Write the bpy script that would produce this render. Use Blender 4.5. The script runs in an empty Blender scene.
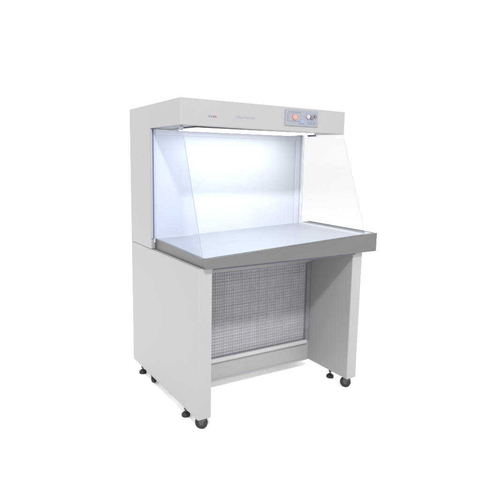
import bpy, bmesh, math, random
from mathutils import Vector, Matrix
random.seed(4)
S = bpy.context.scene
# ---------------- camera ----------------
cam = bpy.data.cameras.new('camera'); co = bpy.data.objects.new('camera', cam)
S.collection.objects.link(co)
co.location = (-1.3209, -2.6135, 1.6558)
co.rotation_euler = (1.4124, -0.0167, -0.5465)
cam.sensor_width = 36; cam.lens = 515.33/480*36
cam.clip_start = .05; cam.clip_end = 500
S.camera = co
# ---------------- world: an even white studio surround ----------------
w = bpy.data.worlds.new('World'); S.world = w; w.use_nodes = True
bg = w.node_tree.nodes['Background']
bg.inputs[0].default_value = (1.0, 1.0, 0.985, 1); bg.inputs[1].default_value = 1.88
# ---------------- key lamp, high in front and to the left ----------------
KEY = Vector((0.42, 0.80, -0.87)).normalized()
la = bpy.data.lights.new('key_lamp', 'AREA'); la.shape = 'DISK'; la.size = 1.05
la.energy = 2450; la.color = (.96, .95, 1.0)
lo = bpy.data.objects.new('key_lamp', la); S.collection.objects.link(lo)
lo.location = Vector((.65, .3, .8)) - KEY*14
lo.rotation_euler = KEY.to_track_quat('-Z', 'Y').to_euler()
# ---------------- exposure ----------------
vs = S.view_settings
vs.view_transform = 'Standard'; vs.look = 'None'; vs.exposure = 0; vs.gamma = 1

# ---------------- helpers ----------------
def tag(o, label=None, cat=None, group=None, kind=None):
    for k, v in (('label', label), ('category', cat), ('group', group), ('kind', kind)):
        if v: o[k] = v
    return o
def obj(name, bm, mat, parent=None, bevel=0, seg=2, smooth=False, loc=None):
    bmesh.ops.recalc_face_normals(bm, faces=bm.faces)
    me = bpy.data.meshes.new(name); bm.to_mesh(me); bm.free()
    o = bpy.data.objects.new(name, me); S.collection.objects.link(o)
    for m in (mat if isinstance(mat, (list, tuple)) else [mat]): me.materials.append(m)
    if parent: o.parent = parent
    if loc: o.location = loc
    if smooth:
        for p in me.polygons: p.use_smooth = True
    if bevel:
        b = o.modifiers.new('bevel', 'BEVEL'); b.width = bevel; b.segments = seg
        b.limit_method = 'ANGLE'; b.angle_limit = math.radians(40); b.harden_normals = False
    return o
def box(bm, x0, x1, y0, y1, z0, z1, mi=0):
    v = [bm.verts.new(p) for p in ((x0,y0,z0),(x1,y0,z0),(x1,y1,z0),(x0,y1,z0),(x0,y0,z1),(x1,y0,z1),(x1,y1,z1),(x0,y1,z1))]
    for f in ((0,3,2,1),(4,5,6,7),(0,1,5,4),(1,2,6,5),(2,3,7,6),(3,0,4,7)):
        bm.faces.new([v[i] for i in f]).material_index = mi
    return v
def B(*a, **k):
    bm = bmesh.new(); box(bm, *a, **k); return bm
def prism_x(bm, pts, x0, x1, mi=0):           # profile in (y, z), extruded along x
    a = [bm.verts.new((x0, y, z)) for y, z in pts]; b = [bm.verts.new((x1, y, z)) for y, z in pts]
    n = len(pts)
    bm.faces.new(a).material_index = mi; bm.faces.new(b[::-1]).material_index = mi
    for i in range(n): bm.faces.new((a[i], b[i], b[(i+1) % n], a[(i+1) % n])).material_index = mi
def cyl(bm, p0, p1, r0, r1=None, n=24, mi=0):
    r1 = r0 if r1 is None else r1
    p0, p1 = Vector(p0), Vector(p1); q = (p1-p0).to_track_quat('Z', 'Y')
    A = []; Bv = []
    for i in range(n):
        a = 2*math.pi*i/n; d = q @ Vector((math.cos(a), math.sin(a), 0))
        A.append(bm.verts.new(p0+d*r0)); Bv.append(bm.verts.new(p1+d*r1))
    bm.faces.new(A[::-1]).material_index = mi; bm.faces.new(Bv).material_index = mi
    for i in range(n): bm.faces.new((A[i], A[(i+1) % n], Bv[(i+1) % n], Bv[i])).material_index = mi
def nodes(name):
    m = bpy.data.materials.new(name); m.use_nodes = True
    nt = m.node_tree; return m, nt, nt.nodes['Principled BSDF']
def mat(name, col, rough=.5, metal=0, bump=0, bscale=400, mott=0, mscale=3, stretch=None, coat=0):
    m, nt, p = nodes(name); N = nt.nodes; L = nt.links
    p.inputs['Base Color'].default_value = (*col, 1); p.inputs['Roughness'].default_value = rough
    p.inputs['Metallic'].default_value = metal; p.inputs['Coat Weight'].default_value = coat; p.inputs['Specular IOR Level'].default_value = .35
    tc = N.new('ShaderNodeTexCoord'); mp = N.new('ShaderNodeMapping'); L.new(tc.outputs['Object'], mp.inputs[0])
    if stretch: mp.inputs['Scale'].default_value = stretch
    if mott:
        n = N.new('ShaderNodeTexNoise'); n.inputs['Scale'].default_value = mscale; n.inputs['Detail'].default_value = 6
        L.new(mp.outputs[0], n.inputs['Vector'])
        r = N.new('ShaderNodeValToRGB'); r.color_ramp.elements[0].position = .3; r.color_ramp.elements[1].position = .7
        r.color_ramp.elements[0].color = (*[c*(1-mott) for c in col], 1); r.color_ramp.elements[1].color = (*[min(1, c*(1+mott)) for c in col], 1)
        L.new(n.outputs[0], r.inputs[0]); L.new(r.outputs[0], p.inputs['Base Color'])
        mr = N.new('ShaderNodeMapRange'); mr.inputs['To Min'].default_value = rough*.85; mr.inputs['To Max'].default_value = rough*1.15
        L.new(n.outputs[0], mr.inputs[0]); L.new(mr.outputs[0], p.inputs['Roughness'])
    if bump:
        n2 = N.new('ShaderNodeTexNoise'); n2.inputs['Scale'].default_value = bscale; n2.inputs['Detail'].default_value = 2
        L.new(mp.outputs[0], n2.inputs['Vector'])
        b = N.new('ShaderNodeBump'); b.inputs['Strength'].default_value = bump; b.inputs['Distance'].default_value = .001
        L.new(n2.outputs[0], b.inputs['Height']); L.new(b.outputs[0], p.inputs['Normal'])
    return m
def emis(name, col, st):
    m, nt, p = nodes(name)
    p.inputs['Base Color'].default_value = (*col, 1)
    p.inputs['Emission Color'].default_value = (*col, 1); p.inputs['Emission Strength'].default_value = st
    return m
PAINT = mat('enamel_paint', (.196, .1945, .1955), .42, bump=.12, bscale=260, mott=.025, mscale=2.2)
PAINTI = PAINT
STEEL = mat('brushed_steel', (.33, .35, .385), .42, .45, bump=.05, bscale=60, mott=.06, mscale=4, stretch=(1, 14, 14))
EDGE = mat('steel_edge_shaded', (.106, .108, .107), .42, .8, bump=.05, bscale=60, mott=.05, mscale=2.2, stretch=(1, 3, 3))  # worktop steel again, darkened to put a dark reflection into its colour
RAIL = mat('satin_rail', (.27, .27, .275), .4, 0, mott=.03)
FILT = mat('filter_media', (.350, .373, .405), .8, mott=.02, mscale=6)
FRAME = mat('filter_frame', (.36, .375, .415), .45, .0)
WIRE = mat('mesh_wire', (.20, .20, .22), .6, .0, mott=.1, mscale=8)
PREF = mat('prefilter_wool', (.285, .288, .31), .95, bump=.5, bscale=120, mott=.10, mscale=9)
RUB = mat('black_rubber', (.010, .010, .012), .75)
FORK = mat('caster_zinc', (.06, .06, .064), .45, .6)
HUB = mat('wheel_hub', (.045, .045, .05), .35, .3)
PLATE = mat('control_plate', (.15, .16, .185), .35, mott=.03)
ORANGE = mat('orange_button', (.29, .155, .125), .35)
BLUE = mat('blue_key', (.14, .17, .24), .35)
PALE = mat('pale_button', (.27, .235, .25), .35)
DARK = mat('dark_button', (.10, .095, .11), .4)
INK = mat('grey_ink', (.11, .11, .13), .6)
INKB = mat('pale_ink', (.165, .168, .195), .6)
CLIP = mat('clip_grey', (.14, .14, .18), .4)
SHADE_LINE = mat('thin_strip', (.06, .06, .075), .85)  # dark tone for the painted shade line below the worktop front
LAMP = emis('lamp_diffuser', (.95, .975, 1.0), 8.0)
FLOOR = mat('white_floor', (.98, .98, .975), .7)
def glass(c):
    m, nt, p = nodes('clear_glass')
    nt.nodes.remove(p); N = nt.nodes; L = nt.links
    tr = N.new('ShaderNodeBsdfTransparent'); tr.inputs[0].default_value = (*c, 1)
    gl = N.new('ShaderNodeBsdfGlossy'); gl.inputs['Roughness'].default_value = .02
    lw = N.new('ShaderNodeLayerWeight'); lw.inputs[0].default_value = .5
    pw = N.new('ShaderNodeMath'); pw.operation = 'POWER'; L.new(lw.outputs['Facing'], pw.inputs[0]); pw.inputs[1].default_value = 5
    fr = N.new('ShaderNodeMath'); fr.operation = 'MULTIPLY_ADD'; L.new(pw.outputs[0], fr.inputs[0]); fr.inputs[1].default_value = .5; fr.inputs[2].default_value = .025
    mx = N.new('ShaderNodeMixShader'); L.new(fr.outputs[0], mx.inputs[0]); L.new(tr.outputs[0], mx.inputs[1]); L.new(gl.outputs[0], mx.inputs[2])
    L.new(mx.outputs[0], N['Material Output'].inputs[0])
    return m
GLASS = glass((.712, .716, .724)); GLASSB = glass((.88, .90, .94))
GEDGE = mat('glass_edge', (.17, .175, .21), .4)

# ---------------- the setting ----------------
bm = bmesh.new()
v = [bm.verts.new(p) for p in ((-120,-120,-.012),(120,-120,-.012),(120,120,-.012),(-120,120,-.012))]; bm.faces.new(v)
tag(obj('floor', bm, FLOOR), kind='structure')

# ---------------- the bench ----------------
W, D, H, ZH, YH, YP = 1.30, 1.134, 1.993, 1.841, .247, .732
ZB, ZL, YR = .07, 1.013, .454
XL, YW, XO = .030, -.030, 1.396
X0, T = .001, .090
root = bpy.data.objects.new('laminar_flow_bench', None); S.collection.objects.link(root)
tag(root, 'grey-white laminar flow clean bench with lit hood, clear glass sides, steel worktop and castors', 'clean bench')

# upper cabinet: filter plenum at the back with the hood reaching forward
bm = bmesh.new()
prism_x(bm,  [(YH, ZH), (YH, H+.012), (D, H), (D, ZL+.0015), (YP, ZL+.0015), (YP, ZH)], 0, W)
for v in bm.verts:                                # the hood droops a few millimetres towards its right end
    if v.co.y < YH+.01 and v.co.x > .5: v.co.z -= .011 if v.co.z > ZH+.05 else .008
    elif v.co.y < YH+.01 and v.co.z < ZH+.05: v.co.z += .003
upper = obj('cabinet', bm, PAINT, root, bevel=.007, seg=3)
upper.modifiers['bevel'].width = .005
# filter screen with frame, in front of the plenum
bm = bmesh.new()
n = 150; x0, x1 = .035, 1.225; z0, z1 = 1.10, 1.80
prev = None
for i in range(n+1):                              # shallow vertical pleats
    x = x0+(x1-x0)*i/n; y = YP-.008-(.00015 if i % 2 else 0)
    a, b = bm.verts.new((x, y, z0)), bm.verts.new((x, y, z1))
    if prev: bm.faces.new((prev[0], a, b, prev[1]))
    prev = (a, b)
scr = obj('filter_screen', bm, FILT, root)
bm = bmesh.new()
box(bm, .021, x0, YP-.012, YP-.002, 1.06, ZH-.004)
box(bm, x1, W-.03, YP-.02, YP-.002, 1.06, ZH-.004)
box(bm, x0, x1, YP-.019, YP-.002, 1.06, z0); box(bm, x0, x1, YP-.019, YP-.002, z1, ZH-.004)
obj('frame', bm, FRAME, scr, bevel=.003)
obj('corner_post', B(W-.029, W-.012, YP-.030, YP-.002, 1.06, ZH-.002), FRAME, root, bevel=.004)

# lamp under the hood
bm = bmesh.new()
box(bm, .12, 1.10, YH+.045, .62, ZH-.008, ZH-.002)
fix = obj('light_fixture', bm, PAINT, root, bevel=.003)
bm = bmesh.new(); box(bm, .15, 1.07, YH+.06, .60, ZH-.014, ZH-.0085)
obj('diffuser', bm, LAMP, fix, bevel=.003)

# control panel on the hood front
cp = obj('control_panel', B(.765, 1.045, YH-.006, YH+.001, 1.874, 1.979), PLATE, root, bevel=.003)
bm = bmesh.new(); box(bm, .785, .885, YH-.009, YH-.0065, 1.905, 1.955); obj('display', bm, mat('display_pane', (.165, .15, .172), .25), cp, bevel=.002)
for (nm, x, z, r, m) in (('switch', .84, 1.932, .019, ORANGE), ('switch', .955, 1.940, .015, PALE), ('switch', .987, 1.936, .014, DARK), ('switch', 1.016, 1.945, .011, DARK)):
    bm = bmesh.new(); cyl(bm, (x, YH-.009 if x < .9 else YH-.006, z), (x, YH-.016, z), r, r*.92, 28)
    obj(nm, bm, m, cp, bevel=.0015)
bm = bmesh.new(); box(bm, .885, .925, YH-.010, YH-.0065, 1.893, 1.915); obj('switch', bm, BLUE, cp, bevel=.002)
bm = bmesh.new()
for i in range(3): box(bm, .955+.027*i, .975+.027*i, YH-.0095, YH-.0065, 1.893, 1.908)
obj('key_row', bm, mat('key_grey', (.13, .15, .18), .5), cp, bevel=.001)
bm = bmesh.new()
for i in range(6): box(bm, .79+.018*i, .802+.018*i, YH-.0072, YH-.0062, 1.963, 1.968)
obj('marking', bm, INK, cp)
# small printed marks on the hood front, too small in the photograph to read
bm = bmesh.new()
xs = .190
for wd in (.010, .007, .012): box(bm, xs, xs+wd, YH-.0015, YH+.001, 1.899, 1.907); xs += wd+.006
obj('marking', bm, INK, root)
bm = bmesh.new(); xs = .215+.016
for wd in (.013,): box(bm, xs, xs+wd, YH-.0015, YH+.001, 1.898, 1.907)
obj('marking', bm, mat('brown_ink', (.16, .10, .07), .6), root)
bm = bmesh.new(); xs = .385
for wd, h in ((.012,.012), (.008,.016), (.014,.010), (.006,.010), (.012,.013), (.016,.010), (.008,.010), (.012,.012), (.006,.010)):
    box(bm, xs, xs+wd, YH-.0014, YH+.001, 1.903, 1.903+h); xs += wd+.006
obj('marking', bm, INKB, root)

# glass sides
def pane(xc, pts, nm):
    bm = bmesh.new(); prism_x(bm, pts, xc-.002, xc+.002)
    for f in bm.faces:
        if len(f.verts) == 4 and abs(f.calc_center_median().x-xc) < .001: f.material_index = 1
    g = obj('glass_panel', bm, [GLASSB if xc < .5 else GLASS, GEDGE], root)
    return g
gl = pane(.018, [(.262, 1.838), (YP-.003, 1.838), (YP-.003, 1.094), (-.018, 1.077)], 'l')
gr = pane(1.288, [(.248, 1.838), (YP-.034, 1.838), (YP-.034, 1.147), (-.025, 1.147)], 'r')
bm = bmesh.new(); box(bm, .010, .028, .262, .29, ZH-.028, ZH-.001); obj('clip', bm, CLIP, gl, bevel=.002)
bm = bmesh.new(); box(bm, 1.276, 1.298, .56, .64, ZH-.014, ZH+.001); obj('clip', bm, CLIP, gr, bevel=.002)
bm = bmesh.new(); box(bm, .003, .012, YP-.010, YP-.0015, 1.092, ZH-.003); obj('thin_strip', bm, mat('pale_gasket', (.20, .205, .25), .8), gl)
# thin seal closing the panes against cabinet
# worktop: pressed steel sheet with a deep front edge, deeper towards the right
wt = bpy.data.objects.new('worktop', None); S.collection.objects.link(wt); wt.parent = root
zl_, zr_, zbk = 1.072, 1.143, 1.088
bm = bmesh.new()
yb = YP-.001
P = [(XL,YW,zl_-.004),(XO,YW,zr_-.004),(XO,yb,zr_-.004),(XL,yb,zbk-.004),(XL,YW,zl_),(XO,YW,zr_),(XO,yb,zr_),(XL,yb,zbk)]
vv = [bm.verts.new(p) for p in P]
for f in ((0,3,2,1),(4,5,6,7),(0,1,5,4),(1,2,6,5),(2,3,7,6),(3,0,4,7)): bm.faces.new([vv[i] for i in f])
obj('work_surface', bm, STEEL, wt)
def wedge(x0, x1, y0, y1, zb, za, zc):
    bm = bmesh.new()
    vv = [bm.verts.new(p) for p in ((x0,y0,zb),(x1,y0,zb),(x1,y1,zb),(x0,y1,zb),(x0,y0,za),(x1,y0,zc),(x1,y1,zc),(x0,y1,za))]
    for f in ((0,3,2,1),(4,5,6,7),(0,1,5,4),(1,2,6,5),(2,3,7,6),(3,0,4,7)): bm.faces.new([vv[i] for i in f])
    return bm
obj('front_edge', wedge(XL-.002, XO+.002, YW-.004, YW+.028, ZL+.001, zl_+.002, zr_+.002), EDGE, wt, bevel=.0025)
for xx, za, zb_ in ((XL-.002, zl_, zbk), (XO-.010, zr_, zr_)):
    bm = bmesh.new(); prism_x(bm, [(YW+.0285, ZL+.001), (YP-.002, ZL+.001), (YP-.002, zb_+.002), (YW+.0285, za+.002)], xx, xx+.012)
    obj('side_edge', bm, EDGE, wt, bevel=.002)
obj('shade_strip', B(X0+T+.002, W-T-.002, YW+.004, YW+.02, ZL-.009, ZL+.0012), SHADE_LINE, wt)  # added dark strip, stands in for the shade under the front edge
obj('underframe', B(XL+.012, XO-.012, YW+.03, YP-.004, ZL+.0015, ZL+.03), PAINT, wt)

# base: two side panels, rear panel with grille, lower rail
bm = B(X0, X0+T, 0, D, ZB, ZL); obj('side_panel', bm, PAINT, root, bevel=.004, seg=3)
bm = B(W-T, W, 0, D, ZB, ZL); obj('side_panel', bm, PAINT, root, bevel=.008, seg=4)
bm = bmesh.new()
xa, xb, g0, g1 = .092+.06, 1.185, .235, .862
A0, A1 = X0+T-.002, W-T+.002
box(bm, A0, A1, YR, YR+.03, ZB+.002, g0); box(bm, A0, A1, YR, YR+.03, g1, ZL-.001)
box(bm, A0, xa, YR, YR+.03, g0, g1); box(bm, xb, A1, YR, YR+.03, g0, g1)
bmesh.ops.remove_doubles(bm, verts=bm.verts, dist=1e-5)
rp = obj('rear_panel', bm, PAINT, root)
obj('side_trim', B(xb-.012, xb+.022, YR-.006, YR+.029, g0, g1), mat('trim_grey', (.12, .12, .135), .5, mott=.12, mscale=14), rp, bevel=.002)
# grille: wire mesh over a pleated pre-filter
gz = bmesh.new(); npl = 13; prev = None
for i in range(npl*2+1):
    z = g0+(g1-g0)*i/(npl*2); y = YR+.022+(.0022 if i % 2 else 0)
    a, b = gz.verts.new((xa-.01, y, z)), gz.verts.new((xb+.004, y, z))
    if prev: gz.faces.new((prev[0], prev[1], b, a))
    prev = (a, b)
obj('back_pan', B(xa-.004, xb+.004, YR+.0305, YR+.045, g0-.02, g1+.02), PAINT, rp)
gr_ = obj('grille', gz, PREF, root)
wm = bmesh.new()
k = 0; x = xa
while x < xb:
    r = .0012 if k % 4 else .0020
    box(wm, x-r, x+r, YR+.012, YR+.0145, g0, g1); x += .0185+random.uniform(-.0008, .0008); k += 1
z = g0+.01; k = 0
while z < g1:
    r = .0012 if k % 4 else .0020
    box(wm, xa-.01, xb+.003, YR+.015, YR+.0175, z-r, z+r); z += .0225+random.uniform(-.0008, .0008); k += 1
obj('wire_mesh', wm, WIRE, gr_)
bm = bmesh.new(); box(bm, xa-.05, xb-.003, YR-.022, YR-.0005, .213, .243)
obj('rail', bm, RAIL, rp, bevel=.007, seg=4)
bm = bmesh.new(); box(bm, A0+.003, A1-.003, YR-.004, YR+.034, ZB-.003, ZB+.012); obj('bottom_flange', bm, PAINT, rp, bevel=.002)

# castors and levelling feet
def castor(x, y, yaw):
    e = bpy.data.objects.new('castor', None); S.collection.objects.link(e); e.parent = root; e.location = (x, y, 0); e.rotation_euler = (0, 0, yaw)
    bm = bmesh.new(); r = .040
    prof = [(-.0145, r*.42), (-.0145, r*.84), (-.011, r*.96), (-.005, r), (.005, r), (.011, r*.96), (.0145, r*.84), (.0145, r*.42)]
    n = 32; rings = []
    for px, pr in prof: rings.append([bm.verts.new((px, .018+pr*math.cos(2*math.pi*i/n), r-.0115+pr*math.sin(2*math.pi*i/n))) for i in range(n)])
    for a, b in zip(rings, rings[1:]):
        for i in range(n): bm.faces.new((a[i], a[(i+1) % n], b[(i+1) % n], b[i]))
    wh = obj('wheel', bm, RUB, e, smooth=True)
    bm = bmesh.new(); cyl(bm, (-.013, .018, r-.012), (.013, .018, r-.012), r*.45); cyl(bm, (-.0205, .018, r-.012), (.0205, .018, r-.012), .006, mi=1)
    obj('hub', bm, [HUB, FORK], wh, bevel=.001)
    bm = bmesh.new()
    for s in (-1, 1):
        pts = [(-.020, ZB-.007), (.030, ZB-.007), (.030, r-.006), (.022, r-.020), (.014, r-.020), (.004, r-.006)]
        xx = sorted((s*.0165, s*.0190)); prism_x(bm, pts, *xx)
    box(bm, -.0185, .0185, -.022, .032, ZB-.008, ZB-.005)
    cyl(bm, (0, 0, ZB-.006), (0, 0, ZB+.004), .019)
    obj('fork', bm, FORK, e, bevel=.0008)
    return e
def foot(x, y):
    e = bpy.data.objects.new('levelling_foot', None); S.collection.objects.link(e); e.parent = root; e.location = (x, y, 0)
    bm = bmesh.new(); cyl(bm, (0,0,-.0115), (0,0,.004), .027, .029); cyl(bm, (0,0,.004), (0,0,.018), .029, .014); obj('pad', bm, RUB, e, bevel=.002)
    bm = bmesh.new(); cyl(bm, (0,0,.018), (0,0,ZB+.004), .007); cyl(bm, (0,0,.036), (0,0,.046), .013, n=6); obj('stem', bm, FORK, e)
    return e
for x in (X0+.035, W-.036):
    castor(x+(.026 if x < .5 else -.008), .035, math.radians(48 if x < .5 else 32))
    castor(x, .80, math.radians(-40))
for x in (X0+.030, W-.04):
    foot(x, .235); foot(x, 1.01)
